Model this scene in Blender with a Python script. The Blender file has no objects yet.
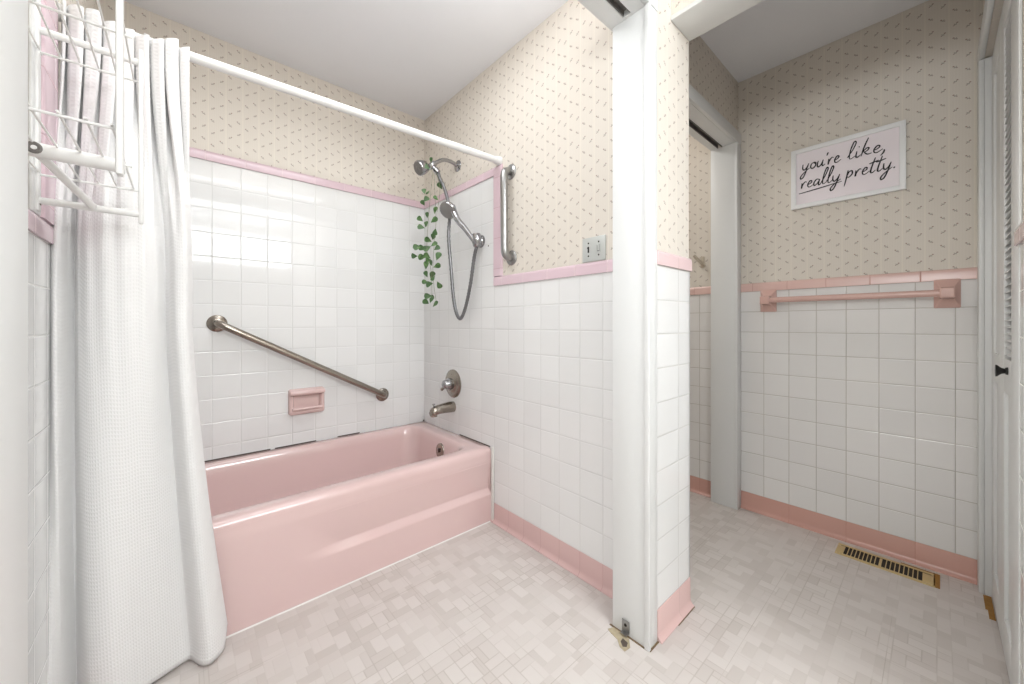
import bpy, bmesh, math, random
from mathutils import Vector, Matrix
random.seed(7)
scn = bpy.context.scene
COL = scn.collection
PI = math.pi
ORG = {}

# ------------------------------------------------------------------ helpers
class MB:
    """collects shapes in world coordinates; linked as ONE mesh object"""
    def __init__(s): s.bm = bmesh.new()
    def box(s, x0, x1, y0, y1, z0, z1, bev=0, seg=2):
        b = bmesh.new()
        bmesh.ops.create_cube(b, size=1)
        for v in b.verts:
            v.co = Vector(((x0+x1)/2+v.co.x*(x1-x0), (y0+y1)/2+v.co.y*(y1-y0), (z0+z1)/2+v.co.z*(z1-z0)))
        if bev: bmesh.ops.bevel(b, geom=b.edges[:], offset=bev, segments=seg, affect='EDGES', profile=.5)
        s.add(b); return s
    def add(s, b):
        me = bpy.data.meshes.new('tmp'); b.to_mesh(me); b.free()
        s.bm.from_mesh(me); bpy.data.meshes.remove(me); return s
    def tube(s, pts, r, seg=12, caps=True, r_fn=None, flat=None):
        pts = [Vector(p) for p in pts]; n = len(pts)
        rings = []; up = None
        for i, p in enumerate(pts):
            t = (pts[min(i+1, n-1)]-pts[max(i-1, 0)]).normalized()
            if up is None:
                up = Vector((0, 0, 1)) if abs(t.z) < .9 else Vector((1, 0, 0))
            a = t.cross(up)
            if a.length < 1e-5: a = t.cross(Vector((0, 1, 0)))
            a.normalize(); b = a.cross(t).normalized(); up = b
            rr = r_fn(i/(n-1)) if r_fn else r
            rings.append([s.bm.verts.new(p+a*math.cos(2*PI*k/seg)*rr+b*math.sin(2*PI*k/seg)*rr) for k in range(seg)])
        for i in range(n-1):
            for k in range(seg):
                s.bm.faces.new((rings[i][k], rings[i][(k+1) % seg], rings[i+1][(k+1) % seg], rings[i+1][k]))
        if caps:
            s.bm.faces.new(rings[0][::-1]); s.bm.faces.new(rings[-1])
        return s
    def lathe(s, org, axis, prof, seg=28, squash=None):
        """prof: list of (distance along axis, radius)"""
        axis = Vector(axis).normalized(); org = Vector(org)
        u = axis.cross(Vector((0, 0, 1)))
        if u.length < 1e-4: u = Vector((1, 0, 0))
        u.normalize(); w = axis.cross(u).normalized()
        rings = []
        for d, r in prof:
            if r < 1e-6: rings.append([s.bm.verts.new(org+axis*d)])
            else: rings.append([s.bm.verts.new(org+axis*d+(u*math.cos(2*PI*k/seg)+w*math.sin(2*PI*k/seg)*(squash or 1))*r) for k in range(seg)])
        for a, b in zip(rings[:-1], rings[1:]):
            for k in range(seg):
                k2 = (k+1) % seg
                if len(a) == 1 and len(b) == 1: continue
                if len(a) == 1: s.bm.faces.new((a[0], b[k2], b[k]))
                elif len(b) == 1: s.bm.faces.new((a[k], a[k2], b[0]))
                else: s.bm.faces.new((a[k], a[k2], b[k2], b[k]))
        if len(rings[0]) > 1: s.bm.faces.new(rings[0][::-1])
        if len(rings[-1]) > 1: s.bm.faces.new(rings[-1])
        return s
    def prism(s, poly, fn, d0, d1):
        """extrude 2D poly between d0 and d1; fn(a, b, d) -> world"""
        A = [s.bm.verts.new(fn(a, b, d0)) for a, b in poly]
        B = [s.bm.verts.new(fn(a, b, d1)) for a, b in poly]
        n = len(poly)
        for i in range(n):
            s.bm.faces.new((A[i], A[(i+1) % n], B[(i+1) % n], B[i]))
        s.bm.faces.new(A[::-1]); s.bm.faces.new(B); return s
    def loft(s, rings, close0=False, close1=False):
        R = [[s.bm.verts.new(p) for p in r] for r in rings]
        n = len(R[0])
        for a, b in zip(R[:-1], R[1:]):
            for k in range(n): s.bm.faces.new((a[k], a[(k+1) % n], b[(k+1) % n], b[k]))
        if close0: s.bm.faces.new(R[0][::-1])
        if close1: s.bm.faces.new(R[-1])
        return s
    def grid(s, fn, nu, nv):
        V = [[s.bm.verts.new(fn(i/nu, j/nv)) for i in range(nu+1)] for j in range(nv+1)]
        for j in range(nv):
            for i in range(nu): s.bm.faces.new((V[j][i], V[j][i+1], V[j+1][i+1], V[j+1][i]))
        return s
    def build(s, name, mat, parent=None, angle=40):
        bmesh.ops.recalc_face_normals(s.bm, faces=s.bm.faces[:])
        org = Vector(ORG.get(parent.name, (0, 0, 0))) if parent else Vector((0, 0, 0))
        for v in s.bm.verts: v.co -= org
        me = bpy.data.meshes.new(name); s.bm.to_mesh(me); s.bm.free()
        for p in me.polygons: p.use_smooth = True
        me.set_sharp_from_angle(angle=math.radians(angle))
        me.materials.append(mat)
        o = bpy.data.objects.new(name, me); COL.objects.link(o)
        if parent: o.parent = parent
        ORG[o.name] = tuple(org)
        return o

def tag(o, label, cat, group=None):
    o['label'] = label; o['category'] = cat
    if group: o['group'] = group
    return o
def thing(name, label, cat, loc, group=None):
    o = bpy.data.objects.new(name, None); COL.objects.link(o)
    o.empty_display_size = .05; o.location = loc; ORG[o.name] = tuple(loc)
    return tag(o, label, cat, group)
def struct(mb, name, mat, parent=None):
    o = mb.build(name, mat, parent)
    if parent is None: o['kind'] = 'structure'
    return o
def catmull(P, n=8):
    P = [Vector(p) for p in P]; out = []
    for i in range(len(P)-1):
        p0, p1, p2, p3 = P[max(i-1, 0)], P[i], P[i+1], P[min(i+2, len(P)-1)]
        for k in range(n):
            t = k/n
            out.append(.5*((2*p1)+(p2-p0)*t+(2*p0-5*p1+4*p2-p3)*t*t+(3*p1-p0-3*p2+p3)*t**3))
    out.append(P[-1]); return out
def smooth(a, b, x):
    t = max(0, min(1, (x-a)/(b-a))); return t*t*(3-2*t)
def lin(r, g, b):
    f = lambda c: (c/255/12.92 if c <= 10 else ((c/255+.055)/1.055)**2.4)
    return (f(r), f(g), f(b), 1)

# ------------------------------------------------------------------ materials
class NT:
    def __init__(s, name):
        s.mat = bpy.data.materials.new(name); s.mat.use_nodes = True
        s.t = s.mat.node_tree; s.b = s.t.nodes['Principled BSDF']
    def new(s, k): return s.t.nodes.new(k)
    def put(s, sock, v):
        if isinstance(v, bpy.types.NodeSocket): s.t.links.new(v, sock)
        else: sock.default_value = v
    def m(s, op, a, b=None, c=None):
        n = s.new('ShaderNodeMath'); n.operation = op
        for i, v in enumerate((a, b, c)):
            if v is not None: s.put(n.inputs[i], v)
        return n.outputs[0]
    def pos(s):
        g = s.new('ShaderNodeNewGeometry'); x = s.new('ShaderNodeSeparateXYZ')
        s.t.links.new(g.outputs['Position'], x.inputs[0]); s.P = g.outputs['Position']
        return x.outputs
    def mix(s, f, a, b):
        n = s.new('ShaderNodeMix'); n.data_type = 'RGBA'
        s.put(n.inputs[0], f); s.put(n.inputs[6], a); s.put(n.inputs[7], b); return n.outputs[2]
    def ramp(s, v, a, b):
        n = s.new('ShaderNodeMapRange'); n.interpolation_type = 'SMOOTHSTEP'
        s.put(n.inputs[0], v); n.inputs[1].default_value = a; n.inputs[2].default_value = b; return n.outputs[0]
    def noise(s, scale, vec=None, detail=2):
        n = s.new('ShaderNodeTexNoise'); n.inputs['Scale'].default_value = scale; n.inputs['Detail'].default_value = detail
        if vec is None:
            g = s.new('ShaderNodeNewGeometry'); vec = g.outputs['Position']
        s.t.links.new(vec, n.inputs['Vector']); return n.outputs[0]
    def white(s, x, y, z=0.0):
        c = s.new('ShaderNodeCombineXYZ'); s.put(c.inputs[0], x); s.put(c.inputs[1], y); s.put(c.inputs[2], z)
        w = s.new('ShaderNodeTexWhiteNoise'); s.t.links.new(c.outputs[0], w.inputs[0]); return w.outputs[0]
    def bump(s, h, strength, dist):
        n = s.new('ShaderNodeBump'); n.inputs['Strength'].default_value = strength; n.inputs['Distance'].default_value = dist
        s.put(n.inputs['Height'], h); s.t.links.new(n.outputs[0], s.b.inputs['Normal'])
    def set(s, **k):
        for n, v in k.items(): s.put(s.b.inputs[n.replace('_', ' ')], v)
        return s.mat

def plain(name, rgb, rough=.5, metal=0, coat=0, var=.03, nscale=6):
    n = NT(name); c = lin(*rgb)
    v = n.noise(nscale); d = tuple(x*(1-var*2) for x in c[:3])+(1,)
    n.set(Base_Color=n.mix(v, c, d), Roughness=rough, Metallic=metal)
    if coat: n.set(Coat_Weight=coat, Coat_Roughness=.05)
    return n.mat

def tile(name, ax, pu, pv, u0, v0, rgb, grout, joint=.0028, rough=.07, var=.025, wav=.25, jv=True):
    """square glazed tile on a wall running along axis ax (0 = X, 1 = Y)"""
    n = NT(name); P = n.pos()
    a = n.m('DIVIDE', n.m('SUBTRACT', P[ax], u0), pu); b = n.m('DIVIDE', n.m('SUBTRACT', P[2], v0), pv)
    fa = n.m('FRACT', a); fb = n.m('FRACT', b)
    da = n.m('MULTIPLY', n.m('MINIMUM', fa, n.m('SUBTRACT', 1, fa)), pu)
    db = n.m('MULTIPLY', n.m('MINIMUM', fb, n.m('SUBTRACT', 1, fb)), pv)
    d = n.m('MINIMUM', da, db) if jv else da
    mask = n.ramp(d, joint*.35, joint*.65)
    rnd = n.white(n.m('FLOOR', a), n.m('FLOOR', b))
    c = lin(*rgb); dk = tuple(x*(1-var*2) for x in c[:3])+(1,)
    wear = n.ramp(n.noise(3.1), .3, .8)
    g2 = tuple(x*.82 for x in lin(*grout)[:3])+(1,)
    col = n.mix(mask, n.mix(wear, lin(*grout), g2), n.mix(rnd, c, dk))
    h = n.m('ADD', n.ramp(d, joint*.2, joint*1.6), n.m('MULTIPLY', n.noise(9, detail=1), wav))
    h = n.m('ADD', h, n.m('MULTIPLY', n.m('MULTIPLY', n.m('SUBTRACT', fa, .5), n.m('SUBTRACT', rnd, .5)), .25))
    n.bump(h, .5, .0016)
    n.set(Base_Color=col, Roughness=n.m('ADD', n.m('MULTIPLY', n.m('SUBTRACT', 1, mask), .5), rough))
    return n.mat

def wallpaper(name, ax):
    n = NT(name); P = n.pos()
    PU, PV = .0325, .114
    p = n.m('DIVIDE', P[ax], PU); col = n.m('FLOOR', p)
    par = n.m('FLOORED_MODULO', col, 2.0)
    q = n.m('ADD', n.m('DIVIDE', P[2], PV/2), n.m('MULTIPLY', par, .42))
    row = n.m('FLOORED_MODULO', n.m('FLOOR', q), 2.0)
    x = n.m('MULTIPLY', n.m('SUBTRACT', n.m('FRACT', p), .5), PU)
    y = n.m('MULTIPLY', n.m('SUBTRACT', n.m('FRACT', q), .5), PV/2)
    x = n.m('MULTIPLY', x, n.m('SUBTRACT', n.m('MULTIPLY', row, 2.0), 1.0))     # every second sprig mirrored
    def ell(cx, cy, ang, ra, rb):
        dx = n.m('SUBTRACT', x, cx); dy = n.m('SUBTRACT', y, cy)
        c, s = math.cos(ang), math.sin(ang)
        a = n.m('DIVIDE', n.m('ADD', n.m('MULTIPLY', dx, c), n.m('MULTIPLY', dy, s)), ra)
        b = n.m('DIVIDE', n.m('SUBTRACT', n.m('MULTIPLY', dy, c), n.m('MULTIPLY', dx, s)), rb)
        r = n.m('ADD', n.m('MULTIPLY', a, a), n.m('MULTIPLY', b, b))
        return n.m('SUBTRACT', 1, n.ramp(r, .6, 1.3))
    leaf = n.m('MAXIMUM', n.m('MAXIMUM', ell(.0008, .0000, .70, .0050, .0013), ell(-.0026, .0014, 2.0, .0026, .0015)), ell(.0022, -.0018, .1, .0022, .0013))
    bloom = n.m('MAXIMUM', ell(.0050, .0046, 0, .0030, .0027), ell(-.0040, -.0034, 0, .0022, .0020))
    st = n.m('FRACT', n.m('MULTIPLY', P[ax], 1/.065)); sd = n.m('ABSOLUTE', n.m('SUBTRACT', st, .5))
    stripe = n.m('MULTIPLY', n.m('SUBTRACT', 1, n.ramp(sd, .02, .05)), .35)
    base = n.mix(n.noise(2.2), lin(224, 217, 207), lin(218, 210, 199))
    fine = n.m('MULTIPLY', n.m('GREATER_THAN', n.m('FRACT', n.m('MULTIPLY', P[ax], 1/.0081)), .5), .10)
    base = n.mix(fine, base, lin(204, 194, 178))
    base = n.mix(stripe, base, lin(236, 228, 214))
    base = n.mix(n.m('MULTIPLY', bloom, .70), base, lin(146, 110, 100))
    base = n.mix(n.m('MULTIPLY', leaf, .56), base, lin(112, 106, 88))
    return n.set(Base_Color=base, Roughness=.75)

def floor_mat():
    n = NT('vinyl block floor'); P = n.pos(); U = .03048
    X = n.m('DIVIDE', P[0], U); Y = n.m('DIVIDE', P[1], U)
    cx = n.m('FLOOR', n.m('DIVIDE', X, 4.0)); cy = n.m('FLOOR', n.m('DIVIDE', Y, 4.0))
    x = n.m('FLOORED_MODULO', X, 4.0); y = n.m('FLOORED_MODULO', Y, 4.0)
    rects = [(0, 1.3, 0, 2), (1.3, 2, 0, 2), (0, 2, 2, 3), (0, 1, 3, 4), (1, 2, 3, 4),
             (2, 4, 0, 1), (2, 2.7, 1, 3), (2.7, 4, 1, 3), (2, 4, 3, 4)]
    dist = None; idn = None
    for i, (x0, x1, y0, y1) in enumerate(rects):
        dx = n.m('SUBTRACT', (x1-x0)/2, n.m('ABSOLUTE', n.m('SUBTRACT', x, (x0+x1)/2)))
        dy = n.m('SUBTRACT', (y1-y0)/2, n.m('ABSOLUTE', n.m('SUBTRACT', y, (y0+y1)/2)))
        d = n.m('MINIMUM', dx, dy)
        k = n.m('MULTIPLY', n.m('GREATER_THAN', d, 0.0), float(i+1))
        dist = d if dist is None else n.m('MAXIMUM', dist, d)
        idn = k if idn is None else n.m('ADD', idn, k)
    rnd = n.white(n.m('ADD', cx, n.m('MULTIPLY', idn, 13.7)), n.m('ADD', cy, n.m('MULTIPLY', idn, 7.3)))
    big = n.m('ADD', n.m('COMPARE', idn, 1.0, .1), n.m('COMPARE', idn, 8.0, .1))
    t = n.m('ADD', n.m('MULTIPLY', rnd, .75), n.m('MULTIPLY', big, -.38))
    c = n.mix(n.ramp(t, -.1, .8), lin(211, 204, 199), lin(198, 190, 184))
    hue = n.white(n.m('ADD', cy, idn), n.m('MULTIPLY', cx, 3.1), 4.0)
    c = n.mix(n.m('MULTIPLY', hue, .25), c, lin(213, 203, 199))
    groove = n.m('SUBTRACT', 1, n.ramp(dist, .02, .075))
    vis = n.m('ADD', .05, n.m('MULTIPLY', n.ramp(n.noise(5), .45, .65), .42))
    # 12 inch sheet seams
    def seam(co, off):
        f = n.m('FRACT', n.m('DIVIDE', n.m('SUBTRACT', co, off), .3048))
        return n.m('LESS_THAN', n.m('MINIMUM', f, n.m('SUBTRACT', 1, f)), .0028)
    sm = n.m('MAXIMUM', n.m('MULTIPLY', seam(P[0], .0508), .45), n.m('MULTIPLY', seam(P[1], .1016), .7))
    dark = n.m('MAXIMUM', n.m('MULTIPLY', groove, vis), n.m('MULTIPLY', sm, n.ramp(n.noise(2.3), .42, .6)))
    c = n.mix(dark, c, lin(168, 157, 147))
    n.bump(n.m('SUBTRACT', 1, groove), .2, .001)
    return n.set(Base_Color=c, Roughness=.42)

def curtain_mat():
    n = NT('white waffle cotton')
    tc = n.new('ShaderNodeUVMap'); x = n.new('ShaderNodeSeparateXYZ'); n.t.links.new(tc.outputs[0], x.inputs[0])
    wa = n.m('SINE', n.m('MULTIPLY', x.outputs[0], 620.0)); wb = n.m('SINE', n.m('MULTIPLY', x.outputs[1], 620.0))
    h = n.m('ADD', n.m('MAXIMUM', wa, wb), n.m('MULTIPLY', n.noise(30), .8))
    n.bump(h, .28, .0014)
    n.set(Base_Color=lin(233, 232, 231), Roughness=.85)
    n.b.inputs['Sheen Weight'].default_value = .2
    return n.mat

M = {}
M['wpX'] = wallpaper('wallpaper sprigs along x', 0); M['wpY'] = wallpaper('wallpaper sprigs along y', 1)
WT = (236, 236, 235)
M['tile_back'] = tile('white tile back', 0, .1088, .1098, .002, 1.753-.1098*16, WT, (227, 227, 225))
M['tile_shower'] = tile('white tile shower', 1, .1088, .1098, 1.487, 1.195-.1098*10, WT, (225, 225, 223))
M['tile_left'] = tile('white tile left', 1, .1088, .1098, 1.40, 1.195-.1098*10, WT, (225, 225, 223))
M['tile_stub'] = tile('white tile stub', 0, .1524, .1092, 1.28, 1.188-.1092*10, WT, (212, 211, 207))
M['tile_right'] = tile('white tile right', 1, .1089, .1087, .0601, 1.177-.1087*10, (234, 232, 230), (196, 191, 183))
PKT = (222, 197, 205); PKB = (214, 181, 178); PKR = (226, 192, 184); PKRB = (208, 162, 150)  # closet copies of the pink tile have its warmer light mixed in
M['trim_backx'] = tile('lilac pink trim along x', 0, .1524, 9, .0873, -3, PKT, (232, 212, 214), joint=.002, jv=False, wav=.1)
M['trim_y'] = tile('lilac pink trim along y', 1, .1524, 9, .05, -3, PKT, (232, 212, 214), joint=.002, jv=False, wav=.1)
M['trim_z'] = tile('lilac pink vertical trim', 1, 9, .1524, -3.0, .06, PKT, (205, 165, 172), joint=.002, wav=.1)
M['trim_right'] = tile('pink trim warm light tint', 1, .1524, 9, .045, -3, PKR, (200, 150, 140), joint=.002, jv=False, wav=.1, rough=.22)
M['trim_stub'] = tile('pink trim stub', 0, .1524, 9, .05, -3, (232, 205, 206), (214, 180, 175), joint=.002, jv=False, wav=.1)
M['base_y'] = tile('pink cove base', 1, .1088, 9, 1.487, -3, PKB, (192, 148, 143), joint=.0016, jv=False, wav=.1, rough=.2)
M['base_stub'] = tile('pink cove base stub', 0, .1524, 9, 1.28, -3, (224, 190, 186), (200, 165, 158), joint=.0012, jv=False, wav=.1, rough=.2)
M['base_right'] = tile('pink cove base warm light tint', 1, .1089*2, 9, .0601, -3, PKRB, (190, 134, 120), joint=.0012, jv=False, wav=.1, rough=.2)
M['floor'] = floor_mat()
M['paint'] = plain('white trim paint', (225, 226, 225), .38, var=.01)
M['ceil'] = plain('white ceiling paint', (240, 241, 244), .8, var=.01)
M['tub'] = plain('pink enamel', (223, 194, 191), .12, var=.01, coat=.5)
M['ceramic'] = plain('pink glazed ceramic', (226, 197, 193), .15, var=.02, coat=.3)
M['ceramic_r'] = plain('peach glazed ceramic', (216, 178, 168), .15, var=.02, coat=.3)
M['chrome'] = plain('chrome', (168, 168, 170), .12, 1)
M['nickel'] = plain('brushed nickel', (160, 152, 142), .25, 1)
M['steel'] = plain('satin steel', (165, 165, 164), .28, 1)
M['hosemetal'] = plain('ribbed hose steel', (128, 128, 130), .32, 1)
M['plate'] = plain('pale metal plate', (206, 209, 206), .35, .35)
M['grey'] = plain('grey plastic', (112, 108, 104), .5)
M['whitemetal'] = plain('white coated steel', (238, 238, 236), .3, var=.01)
M['curtain'] = curtain_mat()
M['black'] = plain('black rubber', (28, 27, 26), .45)
M['dark'] = plain('dark recess', (38, 32, 27), .8)
M['brass'] = plain('painted brass', (216, 194, 142), .4, .25, var=.08, nscale=30)
M['wood'] = plain('bare worn wood', (176, 128, 60), .7, var=.25, nscale=40)
M['caulk'] = plain('white caulk', (236, 233, 228), .6)
M['dirt'] = plain('brown dirt', (138, 116, 88), .9, var=.25, nscale=50)
M['grime_gap'] = plain('dark grime and gap tone', (96, 84, 76), .8, var=.2, nscale=40)
n_ = NT('ivy green'); oi = n_.new('ShaderNodeObjectInfo')
M['leaf'] = n_.set(Base_Color=n_.mix(n_.ramp(n_.noise(55), .4, .62), n_.mix(oi.outputs['Random'], lin(50, 86, 38), lin(74, 106, 64)), n_.mix(oi.outputs['Random'], lin(104, 136, 82), lin(56, 90, 48))), Roughness=.45)
M['stem'] = plain('vine stem', (120, 122, 92), .6)
M['picframe'] = plain('white picture frame', (240, 240, 240), .4, var=.01)
M['paper'] = plain('pale pink print paper', (243, 234, 238), .6, var=.01)
M['ink'] = plain('black brush ink', (24, 18, 20), .6)
M['beigeplastic'] = plain('beige plastic', (196, 184, 166), .4)
M['mortar'] = plain('exposed tan mortar', (190, 176, 148), .9, var=.2, nscale=60)
M['porcelain'] = plain('white wall paint', (226, 222, 214), .6, var=.01)

# ------------------------------------------------------------------ room shell
CE = 2.335; FX = 1.199; LX = -.24; BY = 2.222; RX = 2.311; SX = 1.365; SY = .590
floor = struct(MB().box(-1.4, 2.6, -1.8, 2.6, -.08, 0), 'floor', M['floor'])
struct(MB().box(-1.4, 2.6, -1.8, 2.6, CE, CE+.08), 'ceiling', M['ceil'])
wb = struct(MB().box(LX-.12, FX, BY, BY+.12, 0, CE), 'wall_back', M['wpX'])
ws = struct(MB().box(FX, SX, SY, BY+.12, 0, CE), 'wall_shower', M['wpY'])
wl = struct(MB().box(LX-.12, LX, .7235, BY, 0, CE), 'wall_left', M['wpY'])
wr = struct(MB().box(RX, RX+.12, -.30, BY+.12, 0, CE), 'wall_right', M['wpY'])
# the face of the wall's free end is papered along x
we = struct(MB().box(1.076, SX, SY-.0015, SY+.002, 1.2, CE), 'wall_end', M['wpX'])
# beam over the passage to the closet
struct(MB().box(1.232, SX, -.134, SY-.002, 2.03, CE), 'wall_passage', M['wpY'])
struct(MB().box(1.226, SX+.004, -.132, SY-.002, 2.014, 2.03, .002), 'trim_1', M['paint'])
# wall with the toilet doorway
struct(MB().box(SX, 1.46, .727, .85, 0, CE).box(1.46, RX, .727, .85, 2.03, CE), 'wall_toilet', M['wpX'])
# wall with the louvred closet door and the wall the camera room ends on
wc = struct(MB().box(1.232, 1.60, -.30, -.134, 0, CE).box(1.60, RX, -.30, -.117, 1.99, CE).box(2.245, RX, -.30, -.117, 0, 1.99), 'wall_closet', M['wpX'])
struct(MB().box(1.232, 2.6, -1.8, -.60, 0, CE), 'wall_side', M['porcelain'])
struct(MB().box(1.232, 1.36, -.6, -.30, 0, CE), 'wall_corner', M['porcelain'])
struct(MB().box(1.60, RX, -.62, -.60, 0, CE), 'wall_closet_back', M['porcelain'])
struct(MB().box(-1.4, 1.232, -1.8, -1.68, 0, CE), 'wall_behind', M['porcelain'])
struct(MB().box(-1.4, -1.28, -1.68, .7235, 0, CE), 'wall_far_left', M['porcelain'])
struct(MB().box(-1.28, -.24, .598, .7235, 0, CE), 'wall_front', M['porcelain'])
struct(MB().box(SX, RX, BY, BY+.12, 0, CE), 'wall_toilet_back', M['wpX'])

# ---- tub room opening: jambs, head, track, casing
struct(MB().box(1.077, FX, .598, .714, 0, 1.985, .0015), 'trim_2', M['paint'])
struct(MB().box(1.0715, 1.084, .580, .598, 0, 1.985, .003).box(1.084, 1.128, .583, .598, 0, 1.985, .003), 'trim_3', M['paint'])
struct(MB().box(-.24, -.1365, .590, .7235, 0, 1.985, .0015), 'trim_4', M['paint'])
hd = struct(MB().box(-.24, FX, .598, .640, 1.985, 2.06).box(-.24, FX, .668, .7235, 1.985, 2.06).box(-.24, FX, .640, .668, 2.01, 2.06).box(1.068, FX, .640, .668, 1.985, 2.02),
       'trim_5', M['paint'])
MB().box(-.14, 1.066, .641, .667, 2.004, 2.009).box(-.14, 1.066, .641, .644, 1.988, 2.005).box(-.14, 1.066, .664, .667, 1.988, 2.005).build('door_track', M['grey'], hd)
struct(MB().box(-.20, 1.128, .581, .598, 1.985, 2.045, .003), 'trim_6', M['paint'])
struct(MB().box(-.24, FX, .600, .7235, 2.06, CE), 'wall_over_opening', M['wpX'])
# pivot bracket left on the jamb
pb = thing('pivot_bracket', 'small grey metal bracket screwed to the foot of the white door jamb', 'bracket', (1.075, .662, 0))
MB().box(1.0725, 1.075, .650, .676, .012, .048).box(1.060, 1.075, .652, .674, .010, .0125).build('plate', M['steel'], pb)
MB().lathe((1.0725, .663, .034), (-1, 0, 0), [(0, .005), (.002, .004), (.0022, 0)], 12).build('screw', M['dark'], pb)

# ---- toilet doorway: jamb, head with track, casing
struct(MB().box(2.250, RX-.0045, .724, .848, 0, 1.985, .0015), 'trim_7', M['paint'])
struct(MB().box(2.247, 2.305, .711, .724, 0, 1.985, .003).box(1.42, 2.305, .710, .7265, 1.985, 2.045, .003), 'trim_8', M['paint'])
h2 = struct(MB().box(1.46, 2.25, .7265, .785, 1.985, 2.03).box(1.46, 2.25, .812, .850, 1.985, 2.03).box(1.46, 2.25, .785, .812, 2.01, 2.03), 'trim_9', M['paint'])
MB().box(1.46, 2.248, .786, .811, 2.004, 2.009).box(1.46, 2.248, .786, .789, 1.981, 2.005).box(1.46, 2.248, .808, .811, 1.981, 2.005).build('door_track', M['grey'], h2)
struct(MB().box(1.44, 1.46, .724, .848, 0, 1.985, .0015), 'trim_10', M['paint'])

# ---- tile fields, caps and cove bases
def field_y(x, y0, y1, z0, z1, mat, parent, side, name='tile_field'):
    return MB().box(min(x, x-side*.004), max(x, x-side*.004), y0, y1, z0, z1).build(name, mat, parent)
def cap(ax, c, side, a0, a1, z0, z1, mat, parent, name='cap_tile', t=.010):
    """rounded cap strip standing off the wall at coordinate c; side = direction into the room"""
    h = z1-z0
    prof = [(0, z0), (t, z0), (t, z1-h*.35), (t*.85, z1-h*.15), (t*.5, z1-h*.03), (0, z1)]
    fn = (lambda p, q, d: (c+side*p, d, q)) if ax == 1 else (lambda p, q, d: (d, c+side*p, q))
    return MB().prism(prof, fn, a0, a1).build(name, mat, parent, 50)
def cove(ax, c, side, a0, a1, h, mat, name, toe=.019):
    prof = [(0, 0), (toe, 0), (toe, .003), (toe*.62, .0075), (.0068, .014), (.0052, .022), (.005, h-.004), (.0035, h), (0, h)]
    fn = (lambda p, q, d: (c+side*p, d, q)) if ax == 1 else (lambda p, q, d: (d, c+side*p, q))
    o = MB().prism(prof, fn, a0, a1).build(name, mat, None, 50); o['kind'] = 'structure'; return o
# back wall surround
MB().box(LX, FX, BY-.004, BY, .30, 1.753).build('tile_field', M['tile_back'], wb)
cap(0, BY, -1, LX, FX, 1.753, 1.797, M['trim_backx'], wb)
# shower wall
MB().box(FX-.004, FX, 1.487, BY, .30, 1.753).box(FX-.004, FX, .7235, 1.487, .09, 1.195).build('tile_field', M['tile_shower'], ws)
cap(1, FX, -1, 1.424, BY, 1.753, 1.797, M['trim_y'], ws)
cap(1, FX, -1, .7235, 1.487, 1.195, 1.242, M['trim_y'], ws)
prof = [(1.4245, 0), (1.487, 0), (1.487, -.010), (1.44, -.010), (1.430, -.0085), (1.4255, -.005)]
MB().prism(prof, lambda p, q, d: (FX+q, p, d), 1.242, 1.754).build('edge_trim', M['trim_z'], ws, 50)
cove(1, FX, -1, .7235, 1.503, .097, M['base_y'], 'baseboard_shower')
# free end of the shower wall
MB().box(1.128, SX, SY-.004, SY+.001, .09, 1.19).box(SX-.004, SX+.004, SY-.004, .727, .09, 1.19).build('tile_field', M['tile_stub'], we)
cap(0, SY, -1, 1.128, SX+.008, 1.19, 1.237, M['trim_stub'], we)
cove(0, SY-.002, -1, 1.129, SX+.001, .097, M['base_stub'], 'baseboard_end')
# left wall
MB().box(LX, LX+.004, 1.335, BY, .30, 1.753).box(LX, LX+.004, .7235, 1.335, .09, 1.195).box(LX, LX+.004, 1.335, 1.50, .09, .30).build('tile_field', M['tile_left'], wl)
cap(1, LX, 1, .7235, 1.52, 1.195, 1.242, M['trim_y'], wl)
prof = [(1.335, 0), (1.465, 0), (1.465, .010), (1.35, .010), (1.340, .0085), (1.336, .005)]
MB().prism(prof, lambda p, q, d: (LX+q, p, d), 1.242, 1.79).build('edge_trim', M['trim_z'], wl, 50)
cove(1, LX, 1, .7235, 1.50, .097, M['base_y'], 'baseboard_left')
struct(MB().box(LX, LX+.006, 1.27, 1.334, 1.243, 2.0, .002), 'filler_strip', M['paint'])  # white filler strip where the wallpaper would run on
# right wall
MB().box(RX-.004, RX, -.117, .722, .085, 1.177).box(RX-.004, RX, .855, BY, .085, 1.177).build('tile_field', M['tile_right'], wr)
cap(1, RX, -1, -.105, .711, 1.177, 1.222, M['trim_right'], wr); cap(1, RX, -1, .855, BY, 1.177, 1.222, M['trim_right'], wr)
cove(1, RX, -1, -.105, .711, .092, M['base_right'], 'baseboard_right'); cove(1, RX, -1, .855, BY, .092, M['base_right'], 'baseboard_toilet')
# closet wall next to the louvred door
MB().box(1.232, 1.49, -.134, -.130, .09, 1.19).build('tile_field', M['tile_stub'], wc)
cap(0, -.134, 1, 1.226, 1.515, 1.19, 1.237, M['trim_stub'], wc)

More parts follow.
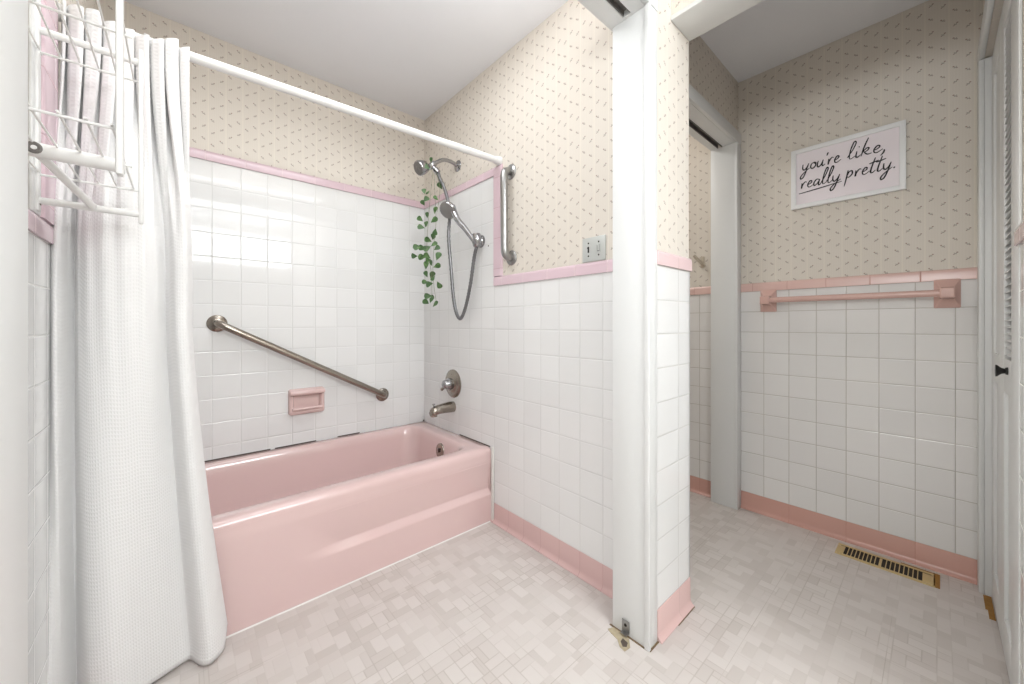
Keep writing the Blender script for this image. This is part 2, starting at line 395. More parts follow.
# ---- louvred closet door, jamb and casing
struct(MB().box(2.232, 2.30, -.117, -.103, 0, 1.985, .003).box(1.608, 2.30, -.117, -.103, 1.985, 2.05, .003).box(1.49, 1.608, -.134, -.128, 0, 2.05, .002)
       .box(2.232, 2.246, -.30, -.117, 0, 1.985, .001), 'trim_12', M['paint'])
DY = -.133
d = MB()
for x0, x1 in ((1.612, 1.918), (1.924, 2.230)):
    for a, b in ((x0, x0+.072), (x1-.072, x1)): d.box(a, b, DY-.028, DY, .012, 1.975, .002)
    for a, b in ((.012, .12), (.80, .90), (1.885, 1.975)): d.box(x0+.072, x1-.072, DY-.028, DY, a, b, .001)
    d.box(x0+.072, x1-.072, DY-.020, DY-.008, .12, .80)
    if x0 > 1.8:
        d.box(x0+.072, x1-.072, DY-.020, DY-.006, .90, 1.885); continue
    z = .912
    while z < 1.875:
        s = [(-.022, .0095), (-.021, .0115), (-.001, -.0005), (-.002, -.0025)]
        d.prism(s, lambda p, q, t, z=z: (t, DY+p, z+q), x0+.070, x1-.070); z += .0202
door = d.build('door_1', M['paint']); door['kind'] = 'structure'
MB().lathe((1.752, DY, .868), (0, 1, 0), [(0, .011), (.004, .010), (.006, .007), (.012, .009), (.019, .0165), (.022, .017), (.023, 0)], 20).build('knob', M['black'], door)['label'] = 'black flared knob'
# bare wood edge where the flooring stops at the closet door
fp = MB().box(2.06, 2.225, -.132, -.118, -.001, .0025).box(2.12, 2.225, -.118, -.113, -.001, .0015).build('bare_wood_edge', M['wood'], floor)
# chipped out floor corner by the jamb
def flat(poly, z0, z1): return MB().prism(poly, lambda a, b, d: (a, b, d), z0, z1)
flat([(1.072, .706), (1.052, .716), (1.046, .700), (1.040, .672), (1.022, .652), (1.018, .632), (1.043, .628), (1.070, .648)], -.002, .0015).build('exposed_mortar', M['mortar'], floor)
flat([(1.056, .662), (1.040, .660), (1.028, .645), (1.036, .636), (1.052, .642)], .001, .002).build('mortar_stain', M['grime_gap'], floor)

MB().box(1.0715, 1.0765, .598, .722, 0, .0022).build('dirt_line', M['dirt'], floor)
MB().box(1.075, 1.129, .5785, .584, 0, .002).build('dirt_line', M['dirt'], floor)
MB().box(1.24, SX, SY-.0235, SY-.0205, 0, .0016).build('dirt_line', M['dirt'], floor)

# ------------------------------------------------------------------ bathtub
RZ = .372; TF = 1.503
tub = thing('bathtub', 'pink enamel bathtub with sculpted apron set against the white tiled wall', 'bathtub', (.48, 1.86, 0))
def rrect(x0, x1, y0, y1, z, r, n=8):
    out = []
    for cx, cy, a0 in ((x1-r, y1-r, 0), (x0+r, y1-r, 90), (x0+r, y0+r, 180), (x1-r, y0+r, 270)):
        for k in range(n+1):
            a = math.radians(a0+90*k/n); out.append((cx+r*math.cos(a), cy+r*math.sin(a), z))
    return out
bx0, bx1 = LX+.006, FX-.006
rings = [rrect(bx0, bx1, TF+.004, BY-.0105, RZ-.075, .004), rrect(bx0, bx1, TF+.004, BY-.0105, RZ-.026, .004), rrect(bx0+.002, bx1, TF+.007, BY-.0105, RZ-.012, .006), rrect(bx0+.004, bx1, TF+.016, BY-.0105, RZ-.003, .008),
         rrect(bx0+.01, bx1-.004, TF+.03, BY-.0125, RZ, .012), rrect(bx0+.065, bx1-.080, TF+.068, BY-.050, RZ, .075), rrect(bx0+.07, bx1-.088, TF+.080, BY-.056, RZ-.004, .085),
         rrect(bx0+.076, bx1-.095, TF+.089, BY-.062, RZ-.016, .09), rrect(bx0+.10, bx1-.104, TF+.097, BY-.068, RZ-.05, .095), rrect(bx0+.20, bx1-.125, TF+.115, BY-.082, RZ-.20, .10),
         rrect(bx0+.27, bx1-.145, TF+.13, BY-.10, RZ-.28, .11), rrect(bx0+.34, bx1-.18, TF+.165, BY-.14, RZ-.315, .11), rrect(bx0+.5, bx1-.4, TF+.28, BY-.26, RZ-.322, .06)]
t = MB().loft(rings, close1=True)
t.build('basin', M['tub'], tub, 60)
def apron(u, v):
    x = bx0+(bx1-bx0)*u; z = .004+(RZ-.030-.004)*v
    rec = smooth(.22, .46, x)
    prof = 0 if z < .138 else (z-.138)/.028 if z < .166 else max(0, 1-(z-.166)/(.335-.166))
    left = .41+(.166-z)*1.2                      # the ledge runs out in a slanted point
    k = rec*prof*(smooth(left-.12, left+.06, x))
    return (x, TF+.004*smooth(.30, RZ-.03, z)+k*.020, z)
ap = MB().grid(apron, 180, 90)
ap.build('apron', M['tub'], tub, 60)
MB().box(bx0, bx1, TF+.03, BY-.0105, .002, .02).box(bx0, bx0+.01, TF+.01, BY-.0105, .002, RZ-.07).box(bx1-.01, bx1, TF+.01, BY-.0105, .002, RZ-.07).build('underside', M['tub'], tub)
ov = MB().lathe((1.084, 1.832, .298), (-1, 0, .13), [(-.012, .040), (0, .040), (.003, .038), (.005, .030), (.0055, 0)], 24).build('overflow_plate', M['nickel'], tub)
ov['label'] = 'round metal overflow plate with trip lever'
MB().box(1.066, 1.080, 1.829, 1.835, .290, .314, .002).build('trip_lever', M['chrome'], ov)
MB().box(FX-.012, FX-.004, 1.488, TF+.001, .004, RZ+.004, .002).build('caulk_strip', M['caulk'], tub)
MB().prism([(0, .0), (-.004, 0), (-.0025, .0025), (0, .0035)], lambda p, q, d: (d, TF+p, q), bx0, bx1).build('caulk_line', M['caulk'], tub)
for a, b in ((-.1, .34), (.36, .55), (.66, .78)):
    MB().box(a, b, BY-.0075, BY-.004, RZ-.001, RZ+.004).build('dark_gap_strip', M['grime_gap'], wb)  # dark gap between tile and tub rim painted as thin strips
MB().box(FX-.0070, FX-.004, 1.52, 1.80, RZ-.001, RZ+.0035).build('dark_gap_strip', M['grime_gap'], ws)
MB().box(FX-.014, FX-.004, BY-.010, BY-.004, RZ-.001, RZ+.008, .003).build('dark_gap_strip', M['grime_gap'], wb)

# ------------------------------------------------------------------ curtain rod and curtain
ra, rb = Vector((LX, 1.512, 1.812)), Vector((FX, 1.447, 1.8165))
rod = thing('curtain_rod', 'white tension shower rod spanning the tub room above the bathtub', 'curtain rod', rb)
MB().tube([ra+(rb-ra)*.01, ra+(rb-ra)*.99], .0145, 20).build('tube', M['whitemetal'], rod)
MB().tube([ra+(rb-ra)*.80, ra+(rb-ra)*.985], .016, 20).build('outer_sleeve', M['whitemetal'], rod)
for p, q in ((ra, rb), (rb, ra)):
    MB().lathe(p, (q-p), [(0, .022), (.006, .022), (.012, .020), (.03, .018), (.031, .014)], 24).build('end_cup', M['whitemetal'], rod)

def rod_y(x): return 1.512+(x-LX)/(FX-LX)*(1.447-1.512)
cur = thing('shower_curtain', 'white waffle weave shower curtain bunched at the left end of the rod', 'curtain', (-.11, 1.46, 0))
NP = 8; N = 300
top = []
for i in range(N+1):
    s = i/N; x = -.232+.246*s+.010*math.sin(2*PI*NP*s*2+.8)
    amp = .023+.007*math.sin(9*s+1)
    a = -math.cos(2*PI*NP*s)
    top.append((x, rod_y(x)-.004+amp*(abs(a)**.6)*(1 if a > 0 else -1)))
def resample(P, n):
    L = [0]
    for a, b in zip(P[:-1], P[1:]): L.append(L[-1]+(b-a).length)
    out = []; j = 0
    for i in range(n+1):
        d = L[-1]*i/n
        while j < len(P)-2 and L[j+1] < d: j += 1
        out.append(P[j].lerp(P[j+1], (d-L[j])/max(1e-9, L[j+1]-L[j])))
    return out
midp = [(-.237, 1.44), (-.226, 1.415), (-.214, 1.452), (-.203, 1.472), (-.190, 1.432), (-.165, 1.400), (-.130, 1.385), (-.09, 1.392), (-.062, 1.412), (-.040, 1.445), (-.030, 1.46), (-.018, 1.435), (-.003, 1.408), (.012, 1.410), (.022, 1.432), (.026, 1.462), (.020, 1.482)]
botp = [(-.238, 1.40), (-.230, 1.405), (-.216, 1.430), (-.207, 1.458), (-.198, 1.470), (-.186, 1.440), (-.165, 1.405), (-.125, 1.398), (-.09, 1.425), (-.062, 1.441), (-.0105, 1.460), (.016, 1.468), (.028, 1.458), (.045, 1.418), (.068, 1.405), (.0956, 1.432), (.112, 1.470)]
mid = resample(catmull([(a, b, 0) for a, b in midp], 12), N)
bot = resample(catmull([(a, b, 0) for a, b in botp], 12), N)
topv = resample([Vector((a, b, 0)) for a, b in top], N)
def hem(s): return .008+.055*smooth(.93, 1, s)+.02*smooth(.06, 0, s)
def curt(u, v):
    i = min(N, round(u*N)); s = i/N
    zt = 1.822+.010*math.sin(2*PI*NP*s+.6)+.006*math.sin(31*s)
    z = zt+(hem(s)-zt)*v
    T, Mi, B = topv[i], mid[i], bot[i]
    wt = smooth(1.15, 1.80, z)
    p = Mi.lerp(T, wt) if z > 1.0 else Mi.lerp(B, min(1, max(0, (1.0-z)/.95))**1.25)
    # small creases that die out downwards
    y = p.y+.0035*math.sin(26*s*6.28*.5+3*z)*smooth(.6, 1.5, z)+.004*math.sin(9*s+5*z)
    return (p.x, min(y, 1.498 if z < .5 else 1.56), z)
c = MB().grid(curt, N, 120)
co = c.build('cloth', M['curtain'], cur, 180)
uv = co.data.uv_layers.new(name='UVMap')
for lp in co.data.loops:
    vi = lp.vertex_index; uv.data[lp.index].uv = ((vi % (N+1))/N*.9, (vi//(N+1))/120*1.8)
so = co.modifiers.new('thick', 'SOLIDIFY'); so.thickness = .0016

# ------------------------------------------------------------------ wire shelf on the left wall
rk = thing('wire_shelf', 'white two tier wire wall shelf hanging in front of the bunched shower curtain', 'shelf', (LX, 1.1, 1.25))
for x, y, w, z1 in ((-.075, .9, .010, 2.06), (-.072, 1.30, .0085, 1.675), (LX+.006, 1.30, .011, 2.06), (LX+.006, .9, .011, 2.06)):
    MB().box(x-.0045 if x > -.2 else x-.006, x+.0045, y-w, y+w, 1.248, z1, .003).build('upright', M['whitemetal'], rk)
for z in (1.332, 1.60):
    w = MB()
    for y in (.913, 1.108, 1.30): w.tube([(LX+.004, y, z-.004), (-.074, y, z-.004)], .0026, 8)
    for k in range(6): w.tube([(LX+.010+.029*k, .905, z), (LX+.010+.029*k, 1.318, z)], .0019, 8)
    w.build('wire_tray', M['whitemetal'], rk)
MB().tube([(-.206, 1.1, 1.322), (-.200, 1.1, 1.322), (-.084, 1.1, 1.322)], .0135, 20).build('roller_tube', M['whitemetal'], rk)
pv = MB().lathe((-.199, 1.0885, 1.322), (0, -1, 0), [(0, .0105), (.003, .0105), (.0035, .0075), (.0025, .006), (.0025, 0)], 22).build('pivot_ring', M['grey'], rk)
MB().lathe((-.199, 1.0865, 1.322), (0, -1, 0), [(0, .0042), (.002, .0036), (.0024, 0)], 14).build('rivet', M['whitemetal'], pv)
MB().tube([(-.194, 1.105, 1.314), (-.150, 1.30, 1.272)], .0075, 10).build('brace', M['whitemetal'], rk)
MB().tube([(LX+.004, 1.30, 1.271), (-.074, 1.30, 1.271)], .0078, 14).build('cross_rod', M['whitemetal'], rk)
MB().tube([(LX+.004, 1.302, 1.645), (-.074, 1.302, 1.645)], .0080, 14).build('cross_rod', M['whitemetal'], rk)
MB().lathe((LX+.0105, 1.30, 1.265), (1, 0, 0), [(0, .004), (.0015, .0035), (.002, 0)], 12).build('screw', M['grime_gap'], rk)

# ------------------------------------------------------------------ grab bars
def flange(org, axis, mat, parent, r=.039):
    o = MB().lathe(org, axis, [(0, r), (.004, r), (.007, r*.93), (.010, r*.62), (.012, r*.5)], 32).build('flange', mat, parent)
    ax = Vector(axis).normalized(); u = ax.cross(Vector((0, 0, 1))).normalized(); w = ax.cross(u)
    for k in range(3):
        a = math.radians(30+120*k); p = Vector(org)+(u*math.cos(a)+w*math.sin(a))*r*.74+ax*.0066
        MB().lathe(p, axis, [(0, .0052), (.0018, .0048), (.0024, .003), (.0012, 0)], 12).build('screw', M['chrome'], o)
    return o
A = Vector((.129, BY-.004, 1.005)); B = Vector((.915, BY-.004, .577)); dr = (B-A).normalized()
gd = thing('grab_bar', 'long brushed nickel grab bar slanting down across the back tile wall', 'grab bar', A)
off = Vector((0, -.052, 0))
pts = catmull([A+Vector((0, -.002, 0)), A+Vector((0, -.026, 0))+dr*.001, A+Vector((0, -.044, 0))+dr*.010, A+off+dr*.032], 6)
pts += [A+off+dr*k for k in (.1, .3, .5, .7)]
pts += catmull([B+off-dr*.032, B+Vector((0, -.044, 0))-dr*.010, B+Vector((0, -.026, 0))-dr*.001, B+Vector((0, -.002, 0))], 6)
MB().tube(pts, .0165, 20).build('bar', M['nickel'], gd)
flange(A, (0, -1, 0), M['nickel'], gd); flange(B, (0, -1, 0), M['nickel'], gd)
A = Vector((FX, 1.362, 1.737)); B = Vector((FX, 1.357, 1.321)); dr = (B-A).normalized()
gv = thing('grab_bar', 'short satin steel grab bar mounted upright on the wallpaper beside the pink tile edge', 'grab bar', A)
off = Vector((-.046, 0, 0))
pts = catmull([A+Vector((-.002, 0, 0)), A+Vector((-.022, 0, 0))+dr*.002, A+Vector((-.040, 0, 0))+dr*.012, A+off+dr*.034], 6)
pts += [A+off+dr*k for k in (.1, .2, .3)]
pts += catmull([B+off-dr*.034, B+Vector((-.040, 0, 0))-dr*.012, B+Vector((-.022, 0, 0))-dr*.002, B+Vector((-.002, 0, 0))], 6)
MB().tube(pts, .0185, 20).build('bar', M['steel'], gv)
flange(A, (-1, 0, 0), M['steel'], gv, .036); flange(B, (-1, 0, 0), M['steel'], gv, .036)

# ------------------------------------------------------------------ soap dish
sd = thing('soap_dish', 'pink ceramic soap dish set in the back tile wall under the slanting bar', 'soap dish', (.503, BY-.004, .535))
y0 = BY-.004
def frame_ring(x0, x1, z0, z1, y, r): return [(p[0], y, p[1]) for p in [(a, b) for a, b, _ in rrect(x0, x1, z0, z1, 0, r, 5)]]
b = MB().loft([frame_ring(.418, .588, .530, .664, y0, .012), frame_ring(.419, .587, .531, .663, y0-.018, .012), frame_ring(.424, .582, .536, .658, y0-.026, .014),
               frame_ring(.434, .572, .550, .648, y0-.026, .014), frame_ring(.438, .568, .555, .644, y0-.020, .012), frame_ring(.444, .562, .562, .638, y0-.004, .012)], close0=True, close1=True)
b.build('tray', M['ceramic'], sd, 60)
MB().tube([(.426, y0-.030, .645), (.44, y0-.034, .646), (.567, y0-.034, .646), (.58, y0-.030, .645)], .014, 18).box(.425, .44, y0-.034, y0-.01, .632, .656, .005).box(.566, .581, y0-.034, y0-.01, .632, .656, .005).build('rail', M['ceramic'], sd)
MB().prism([(y0-.02, .556), (y0-.042, .556), (y0-.046, .562), (y0-.044, .570), (y0-.038, .566), (y0-.02, .564)], lambda p, q, d: (d, p, q), .432, .574).build('lip', M['ceramic'], sd)

# ------------------------------------------------------------------ tub faucet
vy = 1.868
va = thing('shower_valve', 'round brushed nickel shower valve with knob on the faucet tile wall', 'faucet', (FX-.004, vy, .656))
MB().lathe((FX-.004, vy, .656), (-1, 0, 0), [(0, .082), (.004, .082), (.009, .076), (.012, .058), (.013, .05), (.017, .044), (.020, .038)], 40).build('escutcheon', M['nickel'], va)
kn = MB().lathe((FX-.022, vy, .656), (-1, 0, 0), [(0, .030), (.006, .034), (.016, .034), (.020, .028), (.024, .026), (.044, .024), (.050, .018), (.052, 0)], 28).build('knob', M['chrome'], va)
MB().tube([(FX-.052, vy, .650), (FX-.058, vy+.02, .634), (FX-.062, vy+.036, .622)], .008, 10, r_fn=lambda t: .006+.003*t).build('lever', M['nickel'], kn)
for dz in (.052, -.052): MB().lathe((FX-.0145, vy, .656+dz), (-1, 0, 0), [(0, .005), (.002, .004), (.0022, 0)], 10).build('screw', M['grime_gap'], va)
sp = thing('tub_spout', 'brushed nickel tub spout sticking out above the bathtub rim', 'spout', (FX-.004, vy, .52))
rings = []
for x, zt, zb, w in ((FX-.004, .552, .490, .028), (FX-.03, .553, .491, .028), (FX-.07, .550, .493, .0275), (FX-.105, .545, .492, .027), (FX-.130, .540, .488, .026), (FX-.146, .530, .486, .023), (FX-.152, .518, .488, .018)):
    rings.append([(x, vy+w*math.cos(2*PI*k/20)*1, (zt+zb)/2+(zt-zb)/2*math.sin(2*PI*k/20)) for k in range(20)])
MB().loft(rings, True, True).box(FX-.150, FX-.118, vy-.018, vy+.018, .482, .506, .006).build('body', M['nickel'], sp)
MB().lathe((FX-.132, vy, .536), (-.1, 0, 1), [(0, .004), (.012, .004), (.013, .008), (.018, .008), (.020, 0)], 12).build('diverter_pin', M['chrome'], sp)

# ------------------------------------------------------------------ shower head set
F = Vector((FX, 1.826, 1.912))
sh = thing('wall_shower_fixture', 'chrome fixed shower head on a bent arm high on the faucet wall', 'shower', F)
MB().lathe(F, (-1, 0, 0), [(0, .032), (.003, .032), (.008, .026), (.013, .014)], 28).build('wall_flange', M['chrome'], sh)
D = Vector((1.030, 1.826, 1.868))
MB().tube(catmull([F, F+Vector((-.05, 0, .012)), F+Vector((-.10, 0, .006)), D+Vector((.012, 0, .012)), D], 6), .0105, 14).build('arm', M['chrome'], sh)
MB().lathe(D+Vector((.018, 0, .018)), (-.7, 0, -.7), [(0, .012), (.004, .017), (.03, .017), (.036, .013), (.05, .014)], 20).lathe(D+Vector((0, -.0, 0)), (.5, -.4, -.75), [(0, .012), (.026, .012), (.03, .017), (.052, .017), (.055, .010)], 18).build('diverter', M['chrome'], sh)
hx = D+Vector((-.022, .0, -.008)); hax = Vector((-.80, -.05, -.42))
MB().lathe(hx, hax, [(0, .013), (.010, .018), (.02, .031), (.045, .038), (.066, .039), (.070, .036)], 30).build('head', M['chrome'], sh)
MB().lathe(hx+hax.normalized()*.0705, hax, [(0, .034), (.002, .032), (.003, .012), (.005, .010), (.006, 0)], 30).build('spray_face', M['grey'], sh)

H = Vector((1.149, 1.594, 1.440))
hs = thing('hand_shower', 'chrome hand shower with long metal hose resting in its wall holder', 'hand shower', H)
br = MB().lathe((FX-.004, 1.598, 1.440), (-1, 0, 0), [(0, .034), (.004, .034), (.012, .030), (.03, .022)], 26).build('wall_bracket', M['chrome'], hs)
MB().lathe(H+Vector((.02, 0, -.035)), (-.15, 0, 1), [(0, .016), (.006, .023), (.03, .027), (.055, .026), (.07, .022), (.072, .014)], 24).build('holder', M['chrome'], br)
HD = Vector((1.072, 1.722, 1.612))
MB().tube(catmull([H+Vector((0, 0, -.01)), H+Vector((-.028, .043, .060)), H+Vector((-.053, .082, .115)), HD+Vector((.012, -.012, .016))], 7), .012, 16, r_fn=lambda t: .0125+.006*t).build('handle', M['chrome'], hs)
fa = Vector((-.72, -.28, -.62))
MB().lathe(HD-fa.normalized()*.018, fa, [(0, .016), (.006, .034), (.016, .046), (.030, .048), (.034, .045)], 32).build('head', M['chrome'], hs)
MB().lathe(HD+fa.normalized()*.0165, fa, [(0, .043), (.002, .041), (.003, .02), (.002, 0)], 32).build('spray_face', M['steel'], hs)
HB = D+Vector((.027, -.022, -.041))
hose = catmull([HB, HB+Vector((.008, -.010, -.04)), (1.075, 1.770, 1.74), (1.105, 1.765, 1.62), (1.100, 1.768, 1.48), (1.108, 1.755, 1.30), (1.118, 1.748, 1.15), (1.130, 1.738, 1.065), (1.142, 1.720, 1.032), (1.150, 1.697, 1.060), (1.156, 1.671, 1.13), (1.160, 1.641, 1.237), (1.163, 1.618, 1.351), H+Vector((.014, 0, -.03))], 14)
MB().tube(hose, .0068, 12, r_fn=lambda t: .0092+.0010*math.sin(t*1800)).build('hose', M['hosemetal'], hs)

# ------------------------------------------------------------------ artificial ivy
vn = thing('hanging_vine', 'green leafy artificial vine strand hanging from the shower head', 'vine', D)
def at(u, v, Y):         # a point at distance Y into the room
    a = (u-512)/375.6; t = Y/(.7492-.6623*a); return Vector(((.6623+.7492*a)*t, Y, 1+(324.5-v)/375.6*t))
for pts_ in ([(433, 172), (430, 200), (428, 225), (427, 250), (431, 270), (432, 296)], [(434, 172), (435, 195), (436, 222), (434, 245), (433, 275), (436, 300)], [(436, 172), (440, 190), (437, 212)], [(432, 172), (431, 163), (433, 157)]):
    MB().tube(catmull([at(u, v, 1.80-.02*math.sin(i*2.1)) for i, (u, v) in enumerate(pts_)], 5), .0011, 6).build('stem', M['stem'], vn)
lf = bmesh.new()
LN = 10; rows = []
for j in range(LN+1):
    t = j/LN; w = .5*math.sin(PI*min(1, t**.62))*(1-.25*t)
    if j == LN: w = 0
    rows.append([lf.verts.new((w*k*.78, t, .12*abs(k)*w-.18*t*t)) for k in (-1, -.5, 0, .5, 1)])
for a, b_ in zip(rows[:-1], rows[1:]):
    for k in range(4): lf.faces.new((a[k], a[k+1], b_[k+1], b_[k]))
bmesh.ops.remove_doubles(lf, verts=lf.verts[:], dist=1e-5)
lme = bpy.data.meshes.new('leaf'); lf.to_mesh(lme); lf.free(); lme.materials.append(M['leaf'])
for p in lme.polygons: p.use_smooth = True
leaves = [(431, 160, 200, .030), (427, 167, 120, .034), (424, 191, 170, .036), (428, 192, 10, .034), (426, 199, 220, .042), (423, 203, 150, .034), (440, 186, 160, .042), (436, 198, 120, .034), (435, 210, 200, .042),
          (427, 215, 190, .034), (420, 219, 130, .038), (426, 224, 200, .036), (434, 220, 240, .048), (421, 227, 100, .042), (426, 224, 170, .03), (435, 232, 10, .04), (433, 237, 210, .042), (428, 240, 120, .042), (434, 244, 240, .042),
          (417, 247, 80, .046), (422, 248, 110, .044), (427, 248, 60, .048), (437, 248, 230, .040), (414, 256, 100, .04), (422, 257, 90, .048), (427, 256, 130, .044), (438, 256, 200, .050), (428, 260, 90, .036), (426, 265, 190, .046), (431, 263, 170, .034),
          (437, 266, 240, .044), (426, 274, 160, .038), (432, 275, 190, .046), (433, 278, 20, .036), (425, 282, 100, .036), (429, 284, 80, .048), (439, 285, 330, .044), (428, 296, 90, .044), (432, 297, 260, .036), (426, 302, 120, .044), (431, 300, 200, .034), (435, 304, 230, .046)]
for i, (u, v, ang, sz) in enumerate(leaves):
    o = bpy.data.objects.new('leaf', lme); COL.objects.link(o); o.parent = vn
    p = at(u, v, 1.80+random.uniform(-.025, .025))
    yaw = math.radians(-41+random.uniform(-35, 35))
    R = Matrix.Rotation(yaw, 4, 'Z') @ Matrix.Rotation(math.radians(90+random.uniform(-30, 30)), 4, 'X') @ Matrix.Rotation(math.radians(-ang), 4, 'Z')
    sz *= .98
    o.matrix_local = Matrix.Translation(p-D) @ R @ Matrix.Scale(sz, 4) @ Matrix.Translation((0, -.5, 0))

# ------------------------------------------------------------------ switch and outlet plate
op = thing('outlet_plate', 'steel wall plate with a switch and an outlet above the pink trim', 'outlet', (FX, .876, 1.243))
MB().box(FX-.006, FX, .822, .930, 1.244, 1.338, .0025).build('plate', M['plate'], op)
for y in (.852, .900):
    for z in (1.316, 1.266): MB().lathe((FX-.006, y, z), (-1, 0, 0), [(0, .0036), (.001, .003), (.0012, 0)], 10).build('screw', M['dark'], op)
MB().box(FX-.0066, FX-.005, .8965, .9035, 1.279, 1.303, .0005).box(FX-.012, FX-.006, .898, .902, 1.294, 1.300, .001).build('toggle', M['black'], op)
rc = MB().box(FX-.0085, FX-.005, .843, .861, 1.276, 1.308, .001).build('receptacle', M['plate'], op)
MB().box(FX-.0088, FX-.008, .8565, .858, 1.281, 1.303).box(FX-.0088, FX-.008, .847, .8485, 1.279, 1.305).box(FX-.0088, FX-.008, .848, .857, 1.279, 1.281).build('slots', M['dark'], rc)
# plugged drill hole in the tile
ph = MB().lathe((FX-.004, 1.536, 1.407), (-1, 0, 0), [(0, .0042), (.0008, .0038), (.001, 0)], 12).build('wall_plug', M['grime_gap'])
tag(ph, 'tiny dark plugged screw hole in the white tile left of the upright bar', 'wall plug')

# ------------------------------------------------------------------ picture
px = RX; PY0, PY1, PZ0, PZ1 = .086, .484, 1.573, 1.865
pic = thing('framed_print', 'white framed print with black brush lettering on the wallpapered wall', 'picture', (px, .285, PZ0))
fr = MB(); W = .020; fx0, fx1 = px-.020, px
fr.box(fx0, fx1, PY0, PY0+W, PZ0, PZ1, .0015).box(fx0, fx1, PY1-W, PY1, PZ0, PZ1, .0015).box(fx0, fx1, PY0+W-.002, PY1-W+.002, PZ0, PZ0+W, .0015).box(fx0, fx1, PY0+W-.002, PY1-W+.002, PZ1-W, PZ1, .0015)
fr.build('frame', M['picframe'], pic)
MB().box(px-.010, px-.002, PY0+W-.003, PY1-W+.003, PZ0+W-.003, PZ1-W+.003).build('print', M['paper'], pic)
IW = PY1-PY0-2*W; IH = PZ1-PZ0-2*W
# hand lettering: strokes in units of the x-height, x to the right, y up
G = {
 'y': (1.15, [[(.05, 1), (.1, .35), (.35, .05), (.65, .35), (.85, 1)], [(.85, 1), (.72, .1), (.45, -1.05), (.1, -1.35), (.02, -.95), (.45, -.35), (1.1, .2)]]),
 'o': (.95, [[(.55, 1), (.15, .75), (.12, .2), (.45, 0), (.78, .35), (.7, .85), (.45, .95), (.6, .75), (1.0, .75)]]),
 'u': (1.1, [[(.1, 1), (.08, .3), (.3, 0), (.6, .3), (.78, 1)], [(.78, 1), (.75, .3), (.9, .02), (1.15, .25)]]),
 "'": (.35, [[(.2, 2.0), (.1, 1.5)]]),
 'r': (.85, [[(.1, .9), (.15, 0), (.2, .5), (.5, 1.0), (.75, .9)]]),
 'e': (.85, [[(.05, .4), (.5, .6), (.6, .9), (.35, 1.0), (.12, .55), (.2, .1), (.5, 0), (.95, .35)]]),
 'l': (.7, [[(0, .3), (.4, 1.3), (.62, 2.3), (.42, 2.55), (.22, 1.6), (.18, .4), (.35, 0), (.75, .3)]]),
 'i': (.55, [[(.15, .95), (.15, .2), (.32, 0), (.6, .3)], [(.28, 1.5), (.34, 1.6)]]),
 'k': (1.15, [[(.5, 2.6), (.25, 1.3), (.12, 0)], [(.15, .5), (.5, 1.05), (.75, 1.0), (.6, .65), (.2, .55)], [(.35, .55), (.7, .1), (1.1, .15)]]),
 ',': (.4, [[(.25, .2), (.22, -.2), (.0, -.6)]]),
 'a': (1.05, [[(.75, .9), (.35, 1.0), (.08, .5), (.2, .05), (.55, .3), (.78, .95)], [(.78, .95), (.72, .2), (.85, 0), (1.1, .3)]]),
 'p': (1.05, [[(.15, 1.2), (.12, .2), (.02, -1.2)], [(.12, .2), (.3, .9), (.65, 1.0), (.75, .5), (.4, .1), (.15, .25)]]),
 't': (.8, [[(.5, 2.2), (.3, 1.0), (.25, .2), (.45, 0), (.8, .3)], [(-.1, 1.45), (.45, 1.55), (1.0, 1.7)]]),
 '.': (.3, [[(.1, .0), (.18, .06), (.26, .14)]]),
}
def write(word, t0, t1, base, xh, skew=.15):
    total = sum(G[ch][0] for ch in word); sc = (t1-t0)*IW/total; x = 0; out = []
    for ch in word:
        w, strokes = G[ch]
        for st in strokes:
            out.append([((x+a)*sc+b_*xh*IH*skew+t0*IW, b_*xh*IH+(1-base)*IH) for a, b_ in st])
        x += w
    return out
ink = MB()
def ink_stroke(pts, r=.0025):
    P3 = catmull([(px-.0102, PY1-W-a, PZ0+W+b_) for a, b_ in pts], 6)
    ink.tube(P3, r, 6, r_fn=lambda t: r*(.55+.6*math.sin(PI*min(1, t*.9+.1))))
for word, t0, t1, base in (("you're", .06, .46, .345), ('like,', .53, .885, .345), ('really', .045, .47, .69), ('pretty.', .515, .965, .68)):
    for st in write(word, t0, t1, base, .115): ink_stroke(st)
ink_stroke([(.03*IW, .215*IH), (.25*IW, .245*IH), (.48*IW, .285*IH)], .0024)
ink.build('lettering', M['ink'], pic)

# ------------------------------------------------------------------ towel bar
tbz = 1.124; bxx = RX-.060
tw = thing('towel_bar', 'pink ceramic towel bar fixed just below the pink tile trim', 'towel bar', (RX, .28, tbz))
for yc in (.583, -.027):
    rgs = []
    for x, hy, hz in ((RX-.002, .036, .058), (RX-.010, .0355, .0575), (RX-.020, .026, .040), (RX-.034, .019, .024), (RX-.046, .0205, .021), (RX-.078, .020, .020), (RX-.082, .016, .016)):
        rgs.append([(x, a, b_) for a, b_, _ in rrect(yc-hy, yc+hy, tbz-hz, tbz+hz, 0, .004, 3)])
    MB().loft(rgs, True, True).build('bracket', M['ceramic_r'], tw, 30)
MB().tube([(bxx, .583, tbz), (bxx, -.027, tbz)], .0140, 18).build('bar', M['ceramic_r'], tw)

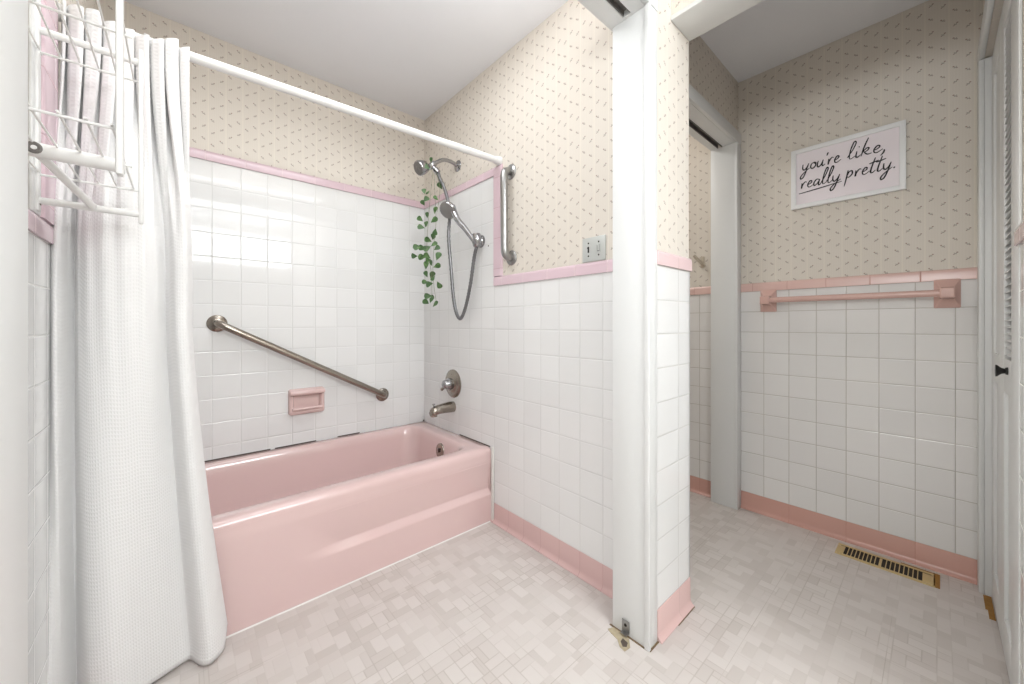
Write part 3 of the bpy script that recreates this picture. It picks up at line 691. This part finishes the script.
# ------------------------------------------------------------------ floor register
rg = thing('floor_register', 'brass coloured metal floor vent grille against the pink baseboard', 'vent', (2.205, .15, 0))
x0, x1, ya, yb = 2.147, 2.258, .004, .297
f = MB()
f.box(x0, x0+.017, ya, yb, 0, .003, .001).box(x1-.013, x1, ya, yb, 0, .003, .001).box(x0+.02, x1-.02, ya, ya+.034, 0, .003, .001).box(x0+.02, x1-.02, yb-.026, yb, 0, .003, .001).box(x0+.02, x1-.02, .153, .161, 0, .003, .0005)
f.build('frame', M['brass'], rg)
MB().box(x0+.01, x1-.01, ya+.01, yb-.01, .0002, .0008).build('opening', M['dark'], rg)
for k in range(1, 9):
    for s0, s1 in ((.161, .271), (.038, .153)):
        y = s0+(s1-s0)*k/9
        MB().box(x0+.017, x1-.013, y-.0014, y+.0014, .0008, .0026).build('fin', M['brass'], rg)
MB().box(x0+.004, x1+.008, ya-.012, ya+.004, 0, .003).box(x1-.002, x1+.008, ya-.012, .10, 0, .0025).build('under_frame', M['wood'], rg)

# ------------------------------------------------------------------ hook in the toilet room
hk = thing('wall_hook', 'small beige wall hook above the pink trim seen through the doorway', 'hook', (RX, .92, 1.37))
MB().box(RX-.006, RX, .905, .925, 1.335, 1.40, .002).build('plate', M['beigeplastic'], hk)
MB().tube([(RX-.004, .905, 1.345), (RX-.030, .915, 1.365), (RX-.045, .935, 1.39), (RX-.05, .945, 1.405)], .009, 10).build('peg', M['beigeplastic'], hk)

# ------------------------------------------------------------------ lights
def area(name, loc, rot, sx, sy, w, col=(1, 1, 1)):
    l = bpy.data.lights.new(name, 'AREA'); l.shape = 'RECTANGLE'; l.size = sx; l.size_y = sy; l.energy = w; l.color = col
    o = bpy.data.objects.new(name, l); COL.objects.link(o); o.location = loc; o.rotation_euler = [math.radians(a) for a in rot]; return o
area('vanity_ceiling_light', (.60, -.62, 2.30), (0, 0, 0), 1.0, .34, 13, (.95, .98, 1))
area('vanity_wall_light', (.55, -1.62, 2.0), (104, 0, 0), 1.2, .4, 30, (.93, .97, 1))
area('added_closet_fill', (-1.24, -.10, 1.80), (108, 0, -90), 1.2, .5, 26, (.93, .97, 1))  # fill light added out of view on the left to brighten the closet
area('tub_ceiling_light', (.45, 1.30, 2.32), (0, 0, 0), .8, .5, 6.5, (.95, .98, 1))
area('added_tub_upfill', (.48, .79, 2.10), (155, 0, 0), .9, .12, 4.2, (.97, .985, 1))  # unseen fill light, added to lift the tub room ceiling and upper walls
area('toilet_ceiling_light', (1.85, 1.5, 2.32), (0, 0, 0), .3, .3, 7, (1, .98, .95))
w = bpy.data.worlds.new('World'); scn.world = w; w.use_nodes = True
w.node_tree.nodes['Background'].inputs[0].default_value = (.8, .85, 1, 1); w.node_tree.nodes['Background'].inputs[1].default_value = .1

# ------------------------------------------------------------------ camera and view
cam = bpy.data.cameras.new('Camera'); cam.sensor_width = 36; cam.lens = 375.6/1024*36; cam.shift_y = -17.5/1024; cam.clip_start = .02
co_ = bpy.data.objects.new('Camera', cam); COL.objects.link(co_)
co_.location = (0, 0, 1.0); co_.rotation_euler = (PI/2, 0, math.radians(-41.475)); scn.camera = co_
vs = scn.view_settings
vs.view_transform = 'Standard'; vs.look = 'None'; vs.gamma = 1; vs.use_curve_mapping = False; vs.exposure = 0.05
